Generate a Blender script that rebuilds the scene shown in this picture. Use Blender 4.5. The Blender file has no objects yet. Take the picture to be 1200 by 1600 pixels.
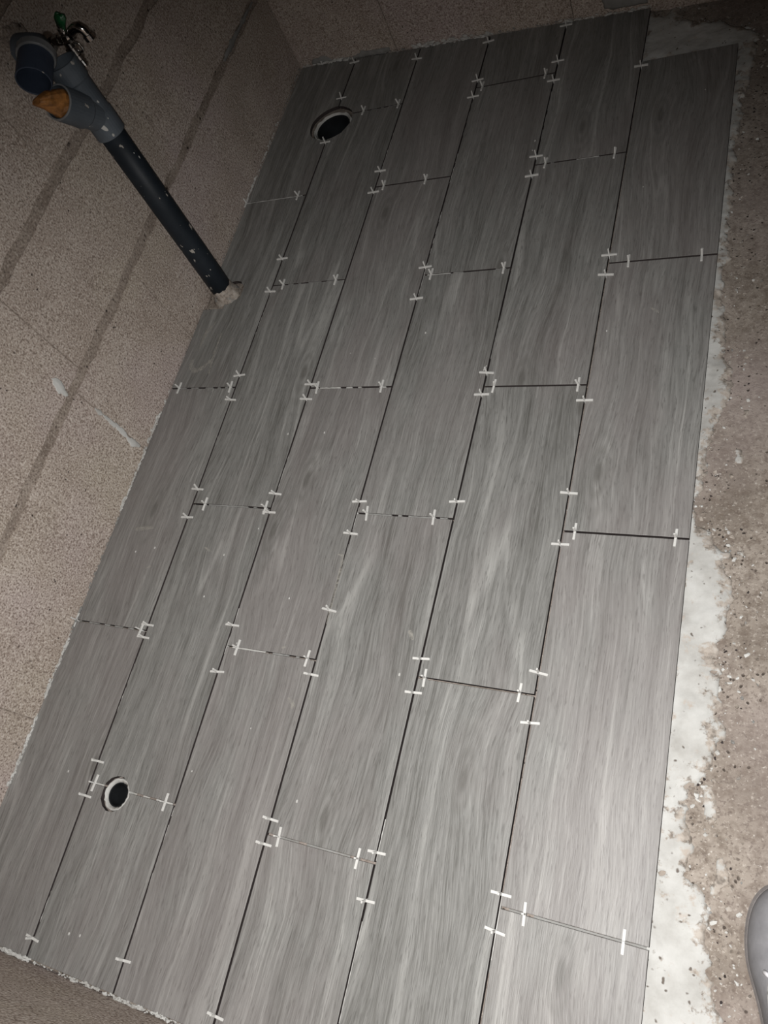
import bpy, bmesh, math, random
import numpy as np
from mathutils import Vector, Matrix, noise
random.seed(7)
S = 0.2                     # metres per plank width (one plank is 0.2 m wide, 0.6 m long)
SC = bpy.context.scene

# ------------------------------------------------------------------ camera
F_PX = 1240.55
CAM = np.array([6.595456, -5.026618, 6.129803])
ROT = np.array([[0.89656171, 0.23746466, -0.37388185], [0.05167476, -0.89444724, -0.44417774], [-0.4398941, 0.37891249, -0.81419807]])      # world -> camera (x right, y down, z forward)
def ray(px, py):
    return ROT.T @ np.array([(px - 600) / F_PX, (py - 800) / F_PX, 1.0])
def on_floor(px, py, z=0.0):
    D = ray(px, py); t = (z - CAM[2]) / D[2]
    return CAM + t * D                     # in plank units
def on_x(px, py, x):
    D = ray(px, py); t = (x - CAM[0]) / D[0]
    return CAM + t * D
def on_y(px, py, y):
    D = ray(px, py); t = (y - CAM[1]) / D[1]
    return CAM + t * D
def m(p): return Vector((float(p[0]) * S, float(p[1]) * S, float(p[2]) * S))

cam = bpy.data.cameras.new('camera'); co = bpy.data.objects.new('camera', cam)
SC.collection.objects.link(co)
cam.sensor_fit = 'AUTO'; cam.sensor_width = 36; cam.lens = F_PX * 36 / 1600
cam.clip_start = 0.02
R3 = ROT.T @ np.diag([1, -1, -1])
co.matrix_world = Matrix.Translation(m(CAM)) @ Matrix([list(map(float, r)) for r in R3]).to_4x4()
SC.camera = co

# ------------------------------------------------------------------ light: the phone's own flash, dim room
w = bpy.data.worlds.new('world'); SC.world = w; w.use_nodes = True
w.node_tree.nodes['Background'].inputs[0].default_value = (1, .93, .86, 1)
w.node_tree.nodes['Background'].inputs[1].default_value = 0.0008
fl = bpy.data.lights.new('phone_flash', 'SPOT'); fo = bpy.data.objects.new('phone_flash', fl)
SC.collection.objects.link(fo)
fl.energy = 82; fl.color = (1, .99, .975); fl.spot_size = math.radians(116); fl.spot_blend = 1.0
fl.shadow_soft_size = 0.006
fo.matrix_world = co.matrix_world @ Matrix.Translation((-0.018, -0.012, 0)) @ Matrix.Rotation(math.radians(-17), 4, 'X') @ Matrix.Rotation(math.radians(-1), 4, 'Y')
SC.view_settings.view_transform = 'Standard'; SC.view_settings.look = 'None'
SC.view_settings.gamma = 1; SC.view_settings.use_curve_mapping = False
SC.view_settings.exposure = 0.6

# ------------------------------------------------------------------ helpers
def link(o, parent=None):
    SC.collection.objects.link(o)
    if parent is not None: o.parent = parent
    return o
def obj(name, bm, mat, parent=None, smooth=False):
    me = bpy.data.meshes.new(name)
    bmesh.ops.recalc_face_normals(bm, faces=bm.faces)
    bm.to_mesh(me); bm.free()
    if mat: me.materials.append(mat)
    if smooth: me.polygons.foreach_set('use_smooth', [True] * len(me.polygons))
    return link(bpy.data.objects.new(name, me), parent)
def tag(o, label=None, cat=None, group=None, kind=None):
    if label: o['label'] = label
    if cat: o['category'] = cat
    if group: o['group'] = group
    if kind: o['kind'] = kind
    return o
def thing(name, label, cat, loc=(0, 0, 0), group=None):
    o = bpy.data.objects.new(name, None); o.empty_display_size = .02; o.location = loc
    return tag(link(o), label, cat, group)
def box(bm, c, s, rot=None, bevel=0.0):
    M = Matrix.Translation(c) @ (rot.to_4x4() if rot else Matrix()) @ Matrix.Diagonal((s[0], s[1], s[2], 1))
    r = bmesh.ops.create_cube(bm, size=1, matrix=M)
    if bevel:
        es = list({e for v in r['verts'] for e in v.link_edges})
        bmesh.ops.bevel(bm, geom=es, offset=bevel, segments=1, affect='EDGES')
def frames(pts):
    pts = [Vector(p) for p in pts]; out = []
    t0 = (pts[1] - pts[0]).normalized()
    up = Vector((0, 0, 1)) if abs(t0.z) < .9 else Vector((1, 0, 0))
    n = t0.cross(up).normalized()
    for i, p in enumerate(pts):
        a = pts[max(i - 1, 0)]; b = pts[min(i + 1, len(pts) - 1)]
        t = (b - a).normalized()
        n = (n - t * n.dot(t)).normalized()
        out.append((p, n, t.cross(n)))
    return out
def tube(bm, pts, rad, seg=20, cap0=True, cap1=True, jit=0.0, fr=None):
    """skin circles of the given radii along pts (radii may repeat a point to make steps)"""
    n = len(pts)
    if not hasattr(rad, '__len__'): rad = [rad] * n
    rings = []
    for (p, a, b), r in zip(fr or frames(pts), rad):
        ring = []
        for k in range(seg):
            t = 2 * math.pi * k / seg; rr = r * (1 + jit * (random.random() - .5))
            ring.append(bm.verts.new(p + a * (math.cos(t) * rr) + b * (math.sin(t) * rr)))
        rings.append(ring)
    for A, B in zip(rings, rings[1:]):
        for k in range(seg):
            bm.faces.new((A[k], A[(k + 1) % seg], B[(k + 1) % seg], B[k]))
    if cap0: bm.faces.new(rings[0][::-1])
    if cap1: bm.faces.new(rings[-1])
    return rings
def profile(bm, p0, p1, prof, seg=28, cap0=False, cap1=False):
    """revolve (t, r) pairs around the axis p0 -> p1; t in metres along the axis"""
    p0 = Vector(p0); ax = (Vector(p1) - p0).normalized()
    up = Vector((0, 0, 1)) if abs(ax.z) < .9 else Vector((1, 0, 0))
    a = ax.cross(up).normalized(); b = ax.cross(a)
    fr = [(p0 + ax * t, a, b) for t, r in prof]
    return tube(bm, [f[0] for f in fr], [r for t, r in prof], seg, cap0, cap1, fr=fr)
def boolean_cut(o, cutters):
    for c in cutters:
        md = o.modifiers.new('cut', 'BOOLEAN'); md.operation = 'DIFFERENCE'; md.solver = 'EXACT'; md.object = c
    dg = bpy.context.evaluated_depsgraph_get()
    me = bpy.data.meshes.new_from_object(o.evaluated_get(dg))
    o.modifiers.clear(); old = o.data; o.data = me; bpy.data.meshes.remove(old)
def fbm(x, y, z, sc, oct=3):
    v = 0; a = 1
    for _ in range(oct):
        v += a * noise.noise(Vector((x * sc, y * sc, z * sc))); sc *= 2.1; a *= .5
    return v

# ------------------------------------------------------------------ materials
class NT:
    def __init__(self, name):
        self.mat = bpy.data.materials.new(name); self.mat.use_nodes = True
        self.t = self.mat.node_tree; self.b = self.t.nodes['Principled BSDF']
    def n(self, typ, **k):
        nd = self.t.nodes.new(typ)
        for a, v in k.items():
            if a in nd.inputs: self.inp(nd, a, v)
            else: setattr(nd, a, v)
        return nd
    def inp(self, nd, name, v):
        s = nd.inputs[name]
        if isinstance(v, bpy.types.NodeSocket): self.t.links.new(v, s)
        else: s.default_value = v
    def coords(self): return self.n('ShaderNodeTexCoord').outputs['Object']
    def geo(self): return self.n('ShaderNodeNewGeometry').outputs['Position']
    def scale(self, v, s):
        nd = self.n('ShaderNodeVectorMath', operation='MULTIPLY'); self.inp_i(nd, 0, v); nd.inputs[1].default_value = s
        return nd.outputs[0]
    def inp_i(self, nd, i, v):
        if isinstance(v, bpy.types.NodeSocket): self.t.links.new(v, nd.inputs[i])
        else: nd.inputs[i].default_value = v
    def vadd(self, a, b):
        nd = self.n('ShaderNodeVectorMath', operation='ADD'); self.inp_i(nd, 0, a); self.inp_i(nd, 1, b); return nd.outputs[0]
    def math(self, op, a, b=0.0, c=None, clamp=False):
        nd = self.n('ShaderNodeMath', operation=op, use_clamp=clamp); self.inp_i(nd, 0, a); self.inp_i(nd, 1, b)
        if c is not None: self.inp_i(nd, 2, c)
        return nd.outputs[0]
    def noise(self, vec, scale, detail=3, rough=.55, out='Fac', dist=0.0):
        nd = self.n('ShaderNodeTexNoise', Scale=scale, Detail=detail, Roughness=rough, Distortion=dist); self.inp(nd, 'Vector', vec)
        return nd.outputs[out]
    def voro(self, vec, scale, feature='F1', out='Distance'):
        nd = self.n('ShaderNodeTexVoronoi', feature=feature, Scale=scale); self.inp(nd, 'Vector', vec); return nd.outputs[out]
    def ramp(self, fac, stops, interp='LINEAR'):
        nd = self.n('ShaderNodeValToRGB'); self.inp(nd, 'Fac', fac); cr = nd.color_ramp; cr.interpolation = interp
        while len(cr.elements) < len(stops): cr.elements.new(.5)
        for e, (p, c) in zip(cr.elements, stops):
            e.position = p; e.color = (c, c, c, 1) if not hasattr(c, '__len__') else (*c, 1)
        return nd.outputs['Color']
    def mix(self, fac, a, b, mode='MIX'):
        nd = self.n('ShaderNodeMix', data_type='RGBA', blend_type=mode)
        for s, v in ((0, fac), (6, a), (7, b)):
            if isinstance(v, bpy.types.NodeSocket): self.t.links.new(v, nd.inputs[s])
            else: nd.inputs[s].default_value = v if s == 0 else (*v, 1)
        return nd.outputs[2]
    def bump(self, h, strength, dist, normal=None):
        nd = self.n('ShaderNodeBump', Strength=strength, Distance=dist); self.inp(nd, 'Height', h)
        if normal: self.inp(nd, 'Normal', normal)
        return nd.outputs[0]
    def out(self, col, rough, normal=None, **k):
        self.inp(self.b, 'Base Color', col if isinstance(col, bpy.types.NodeSocket) else (*col, 1)); self.inp(self.b, 'Roughness', rough)
        if normal: self.inp(self.b, 'Normal', normal)
        for a, v in k.items(): self.inp(self.b, a.replace('_', ' '), v)
        return self.mat

def mat_tile():
    N = NT('wood_look_porcelain'); c = N.coords()
    rnd = N.n('ShaderNodeObjectInfo').outputs['Random']
    off = N.n('ShaderNodeCombineXYZ', X=N.math('MULTIPLY', rnd, 37.0), Y=N.math('MULTIPLY', rnd, 91.0), Z=N.math('MULTIPLY', rnd, 13.0)).outputs[0]
    v0 = N.vadd(N.scale(c, (1, 1, 0)), off)
    # the grain wanders sideways along the plank
    wob = N.noise(N.scale(v0, (3, 2.2, 1)), 1.0, 2, .5)
    # knots: sparse cells that push the grain aside
    kn = N.n('ShaderNodeTexVoronoi', Scale=1.0, voronoi_dimensions='2D'); N.inp(kn, 'Vector', N.scale(v0, (4.2, 1.35, 1))); kd = kn.outputs['Distance']
    push = N.ramp(kd, [(0, 1), (.10, .6), (.34, 0)])
    xs = N.n('ShaderNodeSeparateXYZ'); N.inp(xs, 'Vector', v0)
    X = N.math('ADD', xs.outputs[0], N.math('MULTIPLY', wob, .05))
    X = N.math('ADD', X, N.math('MULTIPLY', push, .030))
    g = N.n('ShaderNodeCombineXYZ', X=X, Y=xs.outputs[1], Z=xs.outputs[2]).outputs[0]
    broad = N.noise(N.scale(g, (30, 1.6, 1)), 1.0, 3, .5, dist=.6)
    mid = N.noise(N.scale(g, (120, 3.2, 1)), 1.0, 5, .65, dist=.5)
    fine = N.noise(N.scale(g, (430, 16, 1)), 1.0, 3, .65)
    pore = N.noise(N.scale(g, (520, 48, 1)), 1.0, 2, .5)
    cloud = N.noise(N.scale(v0, (7, 3, 1)), 1.0, 3, .55)
    f = N.math('MULTIPLY_ADD', broad, .30, N.math('MULTIPLY', mid, .30))
    f = N.math('ADD', f, N.math('MULTIPLY', fine, .40)); f = N.math('ADD', f, N.math('MULTIPLY', N.math('SUBTRACT', rnd, .5), .05))
    col = N.ramp(f, [(.36, (.095, .092, .084)), (.46, (.168, .165, .156)), (.55, (.218, .215, .204)), (.67, (.325, .321, .305))])
    vn = N.noise(N.scale(g, (11, .75, 1)), 1.0, 2, .45)
    vein = N.ramp(N.math('ABSOLUTE', N.math('SUBTRACT', vn, .5)), [(0, 1), (.007, .7), (.020, 0)])
    vein = N.math('MULTIPLY', vein, N.ramp(broad, [(.42, .2), (.6, 1)]))
    rings = N.math('MULTIPLY_ADD', N.math('SINE', N.math('MULTIPLY', vn, 170.0)), .5, .5)
    col = N.mix(N.math('MULTIPLY', rings, .20), col, (.11, .107, .098))
    col = N.mix(N.math('MULTIPLY', vein, .42), col, (.40, .395, .375))
    col = N.mix(N.ramp(pore, [(.30, .55), (.42, 0.0)]), col, (.075, .072, .066))
    warm = N.ramp(N.math('ADD', cloud, N.math('MULTIPLY', N.math('SUBTRACT', rnd, .5), .30)), [(.42, 0.0), (.66, 1.0)])
    col = N.mix(N.math('MULTIPLY', warm, .30), col, (.190, .160, .156))
    ring = N.math('SINE', N.math('MULTIPLY', kd, 130.0))
    near = N.ramp(kd, [(0, 1), (.05, .8), (.17, 0)])
    col = N.mix(N.math('MULTIPLY', N.math('MULTIPLY', near, N.math('MULTIPLY_ADD', ring, .5, .5)), .55), col, (.12, .115, .105))
    core = N.ramp(kd, [(0, 1), (.018, 1), (.045, 0)])
    col = N.mix(N.math('MULTIPLY', core, .45), col, (.085, .08, .072))
    # dust and cement film left by the tiler
    dust = N.ramp(N.noise(N.scale(c, (9, 6, 1)), 1.0, 5, .65), [(.56, 0.0), (.8, .2)])
    col = N.mix(dust, col, (.27, .26, .24))
    h = N.math('ADD', N.math('MULTIPLY', pore, .7), N.math('MULTIPLY', fine, .5))
    nm = N.bump(h, .42, .0011)
    rough = N.math('MULTIPLY_ADD', mid, .2, .42)
    return N.out(col, rough, nm, Specular_IOR_Level=.45)

def mat_screed():
    N = NT('brown_screed'); p = N.geo()
    a = N.noise(p, 7, 5, .6); b = N.noise(p, 60, 4, .65); g = N.noise(p, 420, 2, .6)
    col = N.ramp(a, [(.32, (.165, .138, .115)), (.5, (.245, .21, .178)), (.68, (.305, .265, .228))])
    col = N.mix(N.ramp(b, [(.35, .85), (.55, 0.0)]), col, (.14, .112, .09))
    col = N.mix(N.ramp(N.noise(p, 180, 3, .65), [(.57, 0.0), (.68, .6)]), col, (.42, .38, .335))
    col = N.mix(N.ramp(N.noise(p, 210, 2, .6), [(.34, .7), (.44, 0.0)]), col, (.12, .095, .08))
    col = N.mix(N.ramp(N.noise(p, 2.5, 3), [(.45, 0.0), (.7, .5)]), col, (.28, .23, .22))
    col = N.mix(N.ramp(N.noise(p, 95, 3, .7), [(.66, 0.0), (.74, .8)]), col, (.50, .47, .43))
    pd = N.voro(N.vadd(p, N.scale(N.noise(p, 40, 2, .5, 'Color'), (.012, .012, .012))), 95)
    gate = N.ramp(N.noise(p, 14, 2), [(.48, 0.0), (.56, 1.0)])
    pit = N.math('MULTIPLY', N.ramp(pd, [(.10, 1), (.22, 0)]), gate)
    col = N.mix(pit, col, (.07, .055, .045))
    h = N.math('ADD', N.math('MULTIPLY', a, .6), N.math('ADD', N.math('MULTIPLY', b, .35), N.math('MULTIPLY', g, .12)))
    h = N.math('SUBTRACT', h, N.math('MULTIPLY', pit, .6))
    return N.out(col, .9, N.bump(h, .8, .006), Specular_IOR_Level=.2)

def mat_block():
    N = NT('aggregate_concrete_block'); p = N.geo()
    rnd = N.n('ShaderNodeObjectInfo').outputs['Random']
    a = N.noise(p, 9, 4, .6); sp = N.noise(p, 260, 2, .55); sp2 = N.noise(p, 130, 3, .6)
    col = N.ramp(a, [(.3, (.315, .260, .218)), (.5, (.370, .310, .266)), (.7, (.425, .365, .318))])
    col = N.mix(N.ramp(N.noise(p, 3.2, 2), [(.48, 0.0), (.68, .55)]), col, (.40, .325, .325))
    col = N.mix(N.ramp(N.noise(N.vadd(p, (3, 7, 1)), 3.6, 3), [(.5, 0.0), (.66, .5)]), col, (.385, .335, .265))
    col = N.mix(N.ramp(sp, [(.36, .95), (.46, 0.0)]), col, (.18, .14, .115))
    col = N.mix(N.ramp(sp, [(.54, 0.0), (.64, .8)]), col, (.58, .52, .465))
    col = N.mix(N.ramp(sp2, [(.60, 0.0), (.72, .6)]), col, (.25, .20, .17))
    pd = N.voro(p, 75); gate = N.ramp(N.noise(p, 20, 2), [(.56, 0.0), (.64, 1.0)])
    pit = N.math('MULTIPLY', N.ramp(pd, [(.08, 1), (.18, 0)]), gate)
    col = N.mix(pit, col, (.06, .047, .04))
    col = N.mix(N.math('MULTIPLY', rnd, .12), col, (.31, .255, .22))
    h = N.math('ADD', N.math('MULTIPLY', sp, .55), N.math('MULTIPLY', sp2, .5)); h = N.math('SUBTRACT', h, pit)
    return N.out(col, .92, N.bump(h, .75, .003), Specular_IOR_Level=.15)

def mat_joint():
    N = NT('smeared_bed_mortar'); p = N.geo()
    a = N.noise(p, 14, 5, .65); sp = N.noise(p, 220, 2)
    col = N.ramp(a, [(.32, (.185, .148, .122)), (.52, (.255, .210, .175)), (.72, (.33, .28, .238))])
    col = N.mix(N.ramp(sp, [(.36, .8), (.46, 0.0)]), col, (.12, .095, .08))
    col = N.mix(N.ramp(sp, [(.56, 0.0), (.66, .6)]), col, (.44, .39, .345))
    pd = N.voro(p, 60); gate = N.ramp(N.noise(p, 17, 2), [(.5, 0.0), (.58, 1.0)])
    pit = N.math('MULTIPLY', N.ramp(pd, [(.12, 1), (.24, 0)]), gate)
    col = N.mix(pit, col, (.045, .035, .03))
    h = N.math('ADD', a, N.math('MULTIPLY', sp, .3)); h = N.math('SUBTRACT', h, N.math('MULTIPLY', pit, .8))
    return N.out(col, .93, N.bump(h, .7, .005), Specular_IOR_Level=.15)

def mat_adhesive(name='tile_adhesive', k=1.0, spots=True):
    N = NT(name); p = N.geo()
    a = N.noise(p, 20, 5, .6); st = N.noise(N.scale(p, (90, 14, 90)), 1.0, 3)
    col = N.ramp(a, [(.3, tuple(k * x for x in (.31, .30, .28))), (.55, tuple(k * x for x in (.42, .415, .395))), (.75, tuple(k * x for x in (.49, .487, .47)))])
    h = N.math('ADD', N.math('MULTIPLY', a, .6), N.math('MULTIPLY', st, .35))
    if spots:
        col = N.mix(N.ramp(N.noise(p, 33, 4, .7), [(.60, 0.0), (.70, .75)]), col, (.36, .30, .25))
        pd = N.voro(N.vadd(p, N.scale(N.noise(p, 60, 2, .5, 'Color'), (.01, .02, .01))), 85)
        gate = N.ramp(N.noise(p, 26, 2), [(.46, 0.0), (.54, 1.0)])
        pit = N.math('MULTIPLY', N.ramp(pd, [(.10, 1), (.2, 0)]), gate)
        col = N.mix(pit, col, (.12, .10, .085))
        ed = N.n('ShaderNodeAttribute', attribute_name='edge').outputs['Fac']
        thin = N.ramp(N.math('ADD', N.math('MULTIPLY', ed, .40), N.noise(p, 46, 5, .7)), [(.53, 1.0), (.61, 0.0)])
        brown = N.ramp(N.noise(p, 70, 4, .65), [(.38, (.12, .095, .075)), (.5, (.29, .245, .205)), (.65, (.40, .355, .31))])
        col = N.mix(N.math('MULTIPLY', thin, .85), col, brown); h = N.math('SUBTRACT', h, N.math('MULTIPLY', pit, .5))
    return N.out(col, .85, N.bump(h, .6, .003), Specular_IOR_Level=.25)

def mat_plain(name, col, rough, metallic=0.0, spec=.5, nscale=40, var=.25, bump=0.0, **k):
    N = NT(name); c = N.coords(); a = N.noise(c, nscale, 4, .6)
    d = tuple(x * (1 - var) for x in col); e = tuple(min(1, x * (1 + var)) for x in col)
    cc = N.ramp(a, [(.3, d), (.7, e)])
    return N.out(cc, rough, N.bump(a, bump, .001) if bump else None, Metallic=metallic, Specular_IOR_Level=spec, **k)

def mat_pipe(name, col, splat):
    N = NT(name); c = N.coords()
    base = N.mix(N.ramp(N.noise(c, 18, 4, .6), [(.4, 0.0), (.75, .5)]), col, tuple(x * 1.7 + .01 for x in col))
    spot = N.ramp(N.noise(N.scale(c, (1, 1, .6)), 55, 3, .6), [(splat, 0.0), (splat + .02, 1.0)])
    cc = N.mix(N.math('MULTIPLY', spot, .8), base, (.40, .37, .33))
    rough = N.math('MULTIPLY_ADD', spot, .3, .55)
    return N.out(cc, rough, N.bump(N.noise(c, 90, 3), .1, .001), Specular_IOR_Level=.28)

M_BODY = mat_plain('porcelain_body', (.034, .027, .026), .85, nscale=120, var=.2, spec=.2)
M_TILE = mat_tile(); M_SCREED = mat_screed(); M_BLOCK = mat_block(); M_JOINT = mat_joint()
M_ADH = mat_adhesive(); M_CREAM = mat_adhesive('pale_mortar', 1.1, False); M_GREYM = mat_adhesive('dull_mortar', .55, False)
M_FOOT = mat_adhesive('foot_mortar', .5, True)
M_SPACER = mat_plain('spacer_plastic', (.52, .512, .49), .55, nscale=200, var=.06)
M_BLACKPIPE = mat_pipe('black_pipe_plastic', (.008, .0115, .016), .66)
M_GREYPIPE = mat_pipe('grey_fitting_plastic', (.070, .082, .096), .68)
M_BLUEPIPE = mat_pipe('slate_pipe_plastic', (.030, .040, .062), .72)
M_RIM = mat_plain('pale_pipe_lip', (.16, .165, .17), .4)
M_DARK = mat_plain('drain_bore', (.006, .006, .006), .9, spec=.1)
M_DRAIN = mat_plain('drain_pipe_plastic', (.010, .011, .012), .7, spec=.15)
M_PAPER = mat_plain('brown_packing_paper', (.23, .095, .022), .6, nscale=70, var=.55, bump=.5)
M_CHROME = mat_plain('dulled_chrome', (.42, .40, .38), .16, metallic=1.0, nscale=60, var=.3)
M_GREEN = mat_plain('green_enamel', (.008, .085, .028), .35, nscale=50, var=.3)
M_SHOE = mat_plain('grey_shoe_leather', (.20, .197, .205), .8, nscale=60, var=.12, bump=.25, spec=.2)
M_SOLE = mat_plain('shoe_sole_rubber', (.17, .155, .15), .8, nscale=90, var=.15)
M_TRIM = mat_plain('shoe_pale_trim', (.62, .61, .63), .6, nscale=150, var=.1)
M_LACE = mat_plain('shoe_lining_weave', (.20, .18, .20), .85, nscale=260, var=.75, bump=.5)

# ------------------------------------------------------------------ setting: floor slab
ZF = -0.08                                     # screed level below the plank tops
H1 = (0.965, 3.565, 0.315)                     # large drain hole (x, y, r)
H2 = (1.335, -5.165, 0.160)                    # small drain hole
PB = np.array([.3, .72, 0.0]); PT = np.array([.3, .92, 2.9])      # leaning waste pipe axis
def lobed_cutter(cx, cy, r, lob, seg=40, z0=-.5, z1=.2, seed=0):
    bm = bmesh.new(); rs = random.Random(seed)
    rr = [r * (1 + lob * fbm(math.cos(2 * math.pi * k / seg) * 2 + seed, math.sin(2 * math.pi * k / seg) * 2, seed, 1.2)) for k in range(seg)]
    lo = [bm.verts.new(m((cx + rr[k] * math.cos(2 * math.pi * k / seg), cy + rr[k] * math.sin(2 * math.pi * k / seg), z0))) for k in range(seg)]
    hi = [bm.verts.new(m((cx + rr[k] * math.cos(2 * math.pi * k / seg), cy + rr[k] * math.sin(2 * math.pi * k / seg), z1))) for k in range(seg)]
    for k in range(seg): bm.faces.new((lo[k], lo[(k + 1) % seg], hi[(k + 1) % seg], hi[k]))
    bm.faces.new(lo[::-1]); bm.faces.new(hi)
    return obj('cutter', bm, None)
cut1 = lobed_cutter(*H1, .04, seed=3); cut2 = lobed_cutter(*H2, .10, 14, seed=5)
cutp = lobed_cutter(PB[0] + .08, PB[1], .185, .1, seed=8)
bm = bmesh.new(); box(bm, m((.17, .655, 0)), (.38 * S, .37 * S, .5 * S)); cutn = obj('cutter', bm, None)
slab1 = lobed_cutter(H1[0], H1[1], .30, .0, z0=-.9, seed=1); slab2 = lobed_cutter(H2[0], H2[1], .155, .0, z0=-.9, seed=1)
bm = bmesh.new(); box(bm, m((3.5, -1, ZF - .6)), (10.2 * S, 18 * S, 1.2 * S))
floor = tag(obj('floor', bm, M_SCREED), kind='structure'); boolean_cut(floor, [slab1, slab2])

# ------------------------------------------------------------------ floor tiles
G = 0.0086                                     # half joint
SEAM = [(.0439 + .012, .0038), (.9973, -.00206), (2.0051, -.0013), (2.9983, .00017), (3.9964, .00106), (4.9996, .0004), (6.0024, -.00201)]
def su(i, y): return SEAM[i][0] + SEAM[i][1] * y
def far_y(x): return 4.940 - .0754 * x - .02
NEAR = -6.60
ROWS = {1: ['F', 2.259, -.708, -3.640, 'N'], 2: ['F', 3.685, .770, -2.205, -5.12, 'N'], 3: ['F', 2.217, -.741, -3.667, 'N'],
        4: ['F', 3.712, .729, -2.202, -5.146, 'N'], 5: ['F', 2.202, -.765, -3.677, 'N'], 6: [3.615, .677, -2.256, -5.204, 'N']}
def plank(c, ya, yb, first, last):
    def c4(u, y): return (u, y)
    yt0 = (far_y(su(c - 1, 4.8)), far_y(su(c, 4.8))) if ya == 'F' else (ya, ya)
    yb0 = (NEAR, NEAR) if yb == 'N' else (yb, yb)
    g0 = 0 if ya == 'F' or first else G; g1 = 0 if yb == 'N' else G
    gl = G if c > 1 else .0; gr = G if c < 6 else 0
    P = [(su(c - 1, yb0[0]) + gl, yb0[0] + g1), (su(c, yb0[1]) - gr, yb0[1] + g1), (su(c, yt0[1]) - gr, yt0[1] - g0), (su(c - 1, yt0[0]) + gl, yt0[0] - g0)]
    cx = sum(p[0] for p in P) / 4; cy = sum(p[1] for p in P) / 4
    dz = random.uniform(-.0022, .0010); tx = random.uniform(-.0012, .0012); ty = random.uniform(-.0006, .0006)
    bm = bmesh.new(); e = .0045
    def ring(z, ins):
        out = []
        for (x, y) in P:
            dx = ins if x < cx else -ins; dy = ins if y < cy else -ins
            out.append(bm.verts.new(m((x - cx + dx, y - cy + dy, z + dz + tx * (x - cx) + ty * (y - cy)))))
        return out
    r = [ring(-.046, 0), ring(-e * .8, 0), ring(-e * .2, e * .25), ring(0, e)]
    for A, B in zip(r, r[1:]):
        for k in range(4): bm.faces.new((A[k], A[(k + 1) % 4], B[(k + 1) % 4], B[k]))
    bm.faces.new(r[0][::-1]); bm.faces.new(r[-1])
    o = obj('floor_tile', bm, M_TILE, floor); o.location = m((cx, cy, 0))
    return o, P
for c, rows in ROWS.items():
    for k in range(len(rows) - 1):
        o, P = plank(c, rows[k], rows[k + 1], k == 0 and c == 6, k == len(rows) - 2)
        xs = [p[0] for p in P]; ys = [p[1] for p in P]
        cs = []
        for h, cu in ((H1, cut1), (H2, cut2), ((PB[0], PB[1], .25), cutp)):
            if min(xs) - h[2] < h[0] < max(xs) + h[2] and min(ys) - h[2] < h[1] < max(ys) + h[2]:
                cs.append(cu)
                if cu is cutp: cs.append(cutn)
        if cs:
            bpy.context.view_layer.update(); boolean_cut(o, cs)
        if len(o.data.materials) < 2: o.data.materials.append(M_BODY)
        for f in o.data.polygons: f.material_index = 1 if abs(f.normal.z) < .4 else 0
for cobj in (cut1, cut2, cutp, cutn, slab1, slab2):
    me = cobj.data; bpy.data.objects.remove(cobj); bpy.data.meshes.remove(me)

# ------------------------------------------------------------------ walls of concrete blocks
def wall(name, P0, along, into, length, height, joints, course=1.2, seed=0):
    """P0 base corner (units), along / into: unit vectors; blocks stand a few mm proud of the mortar core"""
    A = Vector(along).normalized(); I = Vector(into).normalized(); Z = Vector((0, 0, 1)); P0 = Vector(P0)
    bm = bmesh.new()
    rot = Matrix((A, I, Z)).transposed()
    box(bm, m(P0 + A * length / 2 + I * (.516) + Z * (height / 2 - .3)), (length * S, 1.0 * S, (height + .6) * S), rot)
    core = tag(obj(name, bm, M_JOINT), kind='structure')
    n = int(round(height / course)); rs = random.Random(seed)
    for i in range(n):
        js = joints[i] if i < len(joints) else [k * 3.15 + (1.5 if i % 2 else 0) for k in range(1, 6) if k * 3.15 + (1.5 if i % 2 else 0) < length - .3]
        es = [-.0] + js + [length]
        for a, b in zip(es, es[1:]):
            z0 = i * course + (.06 if i else -.06); z1 = (i + 1) * course - .06
            nx = max(4, int((b - a) / .09)); nz = 14
            bm = bmesh.new(); V = []
            ctr = P0 + A * (a + b) / 2 + Z * (z0 + z1) / 2
            for iz in range(nz + 1):
                row = []
                for ix in range(nx + 1):
                    s = a + .008 + (b - a - .016) * ix / nx; z = z0 + (z1 - z0) * iz / nz
                    edge = (ix in (0, nx)) + (iz in (0, nz))
                    q = P0 + A * s + Z * z
                    d = .006 * fbm(q.x, q.y, q.z, 1.6) + .004 * noise.noise(q * 7)
                    if iz in (0, nz): q = q + Z * (.030 * fbm(q.x, q.y, q.z, 3.5)); 
                    if ix in (0, nx): q = q + A * (.006 * fbm(q.x, q.y, q.z, 5))
                    q = q + I * (d + (.0015 if edge else 0))
                    row.append(bm.verts.new(m(q - ctr)))
                V.append(row)
            for iz in range(nz):
                for ix in range(nx):
                    bm.faces.new((V[iz][ix], V[iz][ix + 1], V[iz + 1][ix + 1], V[iz + 1][ix]))
            rim = [e for e in bm.edges if len(e.link_faces) == 1]
            ex = bmesh.ops.extrude_edge_only(bm, edges=rim)
            for v in ex['geom']:
                if isinstance(v, bmesh.types.BMVert): v.co += I * (.05 * S)
            o = obj('block', bm, M_BLOCK, core, smooth=True); o.location = m(ctr); o.data.set_sharp_from_angle(angle=math.radians(35))
    return core
UW = .035
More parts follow.
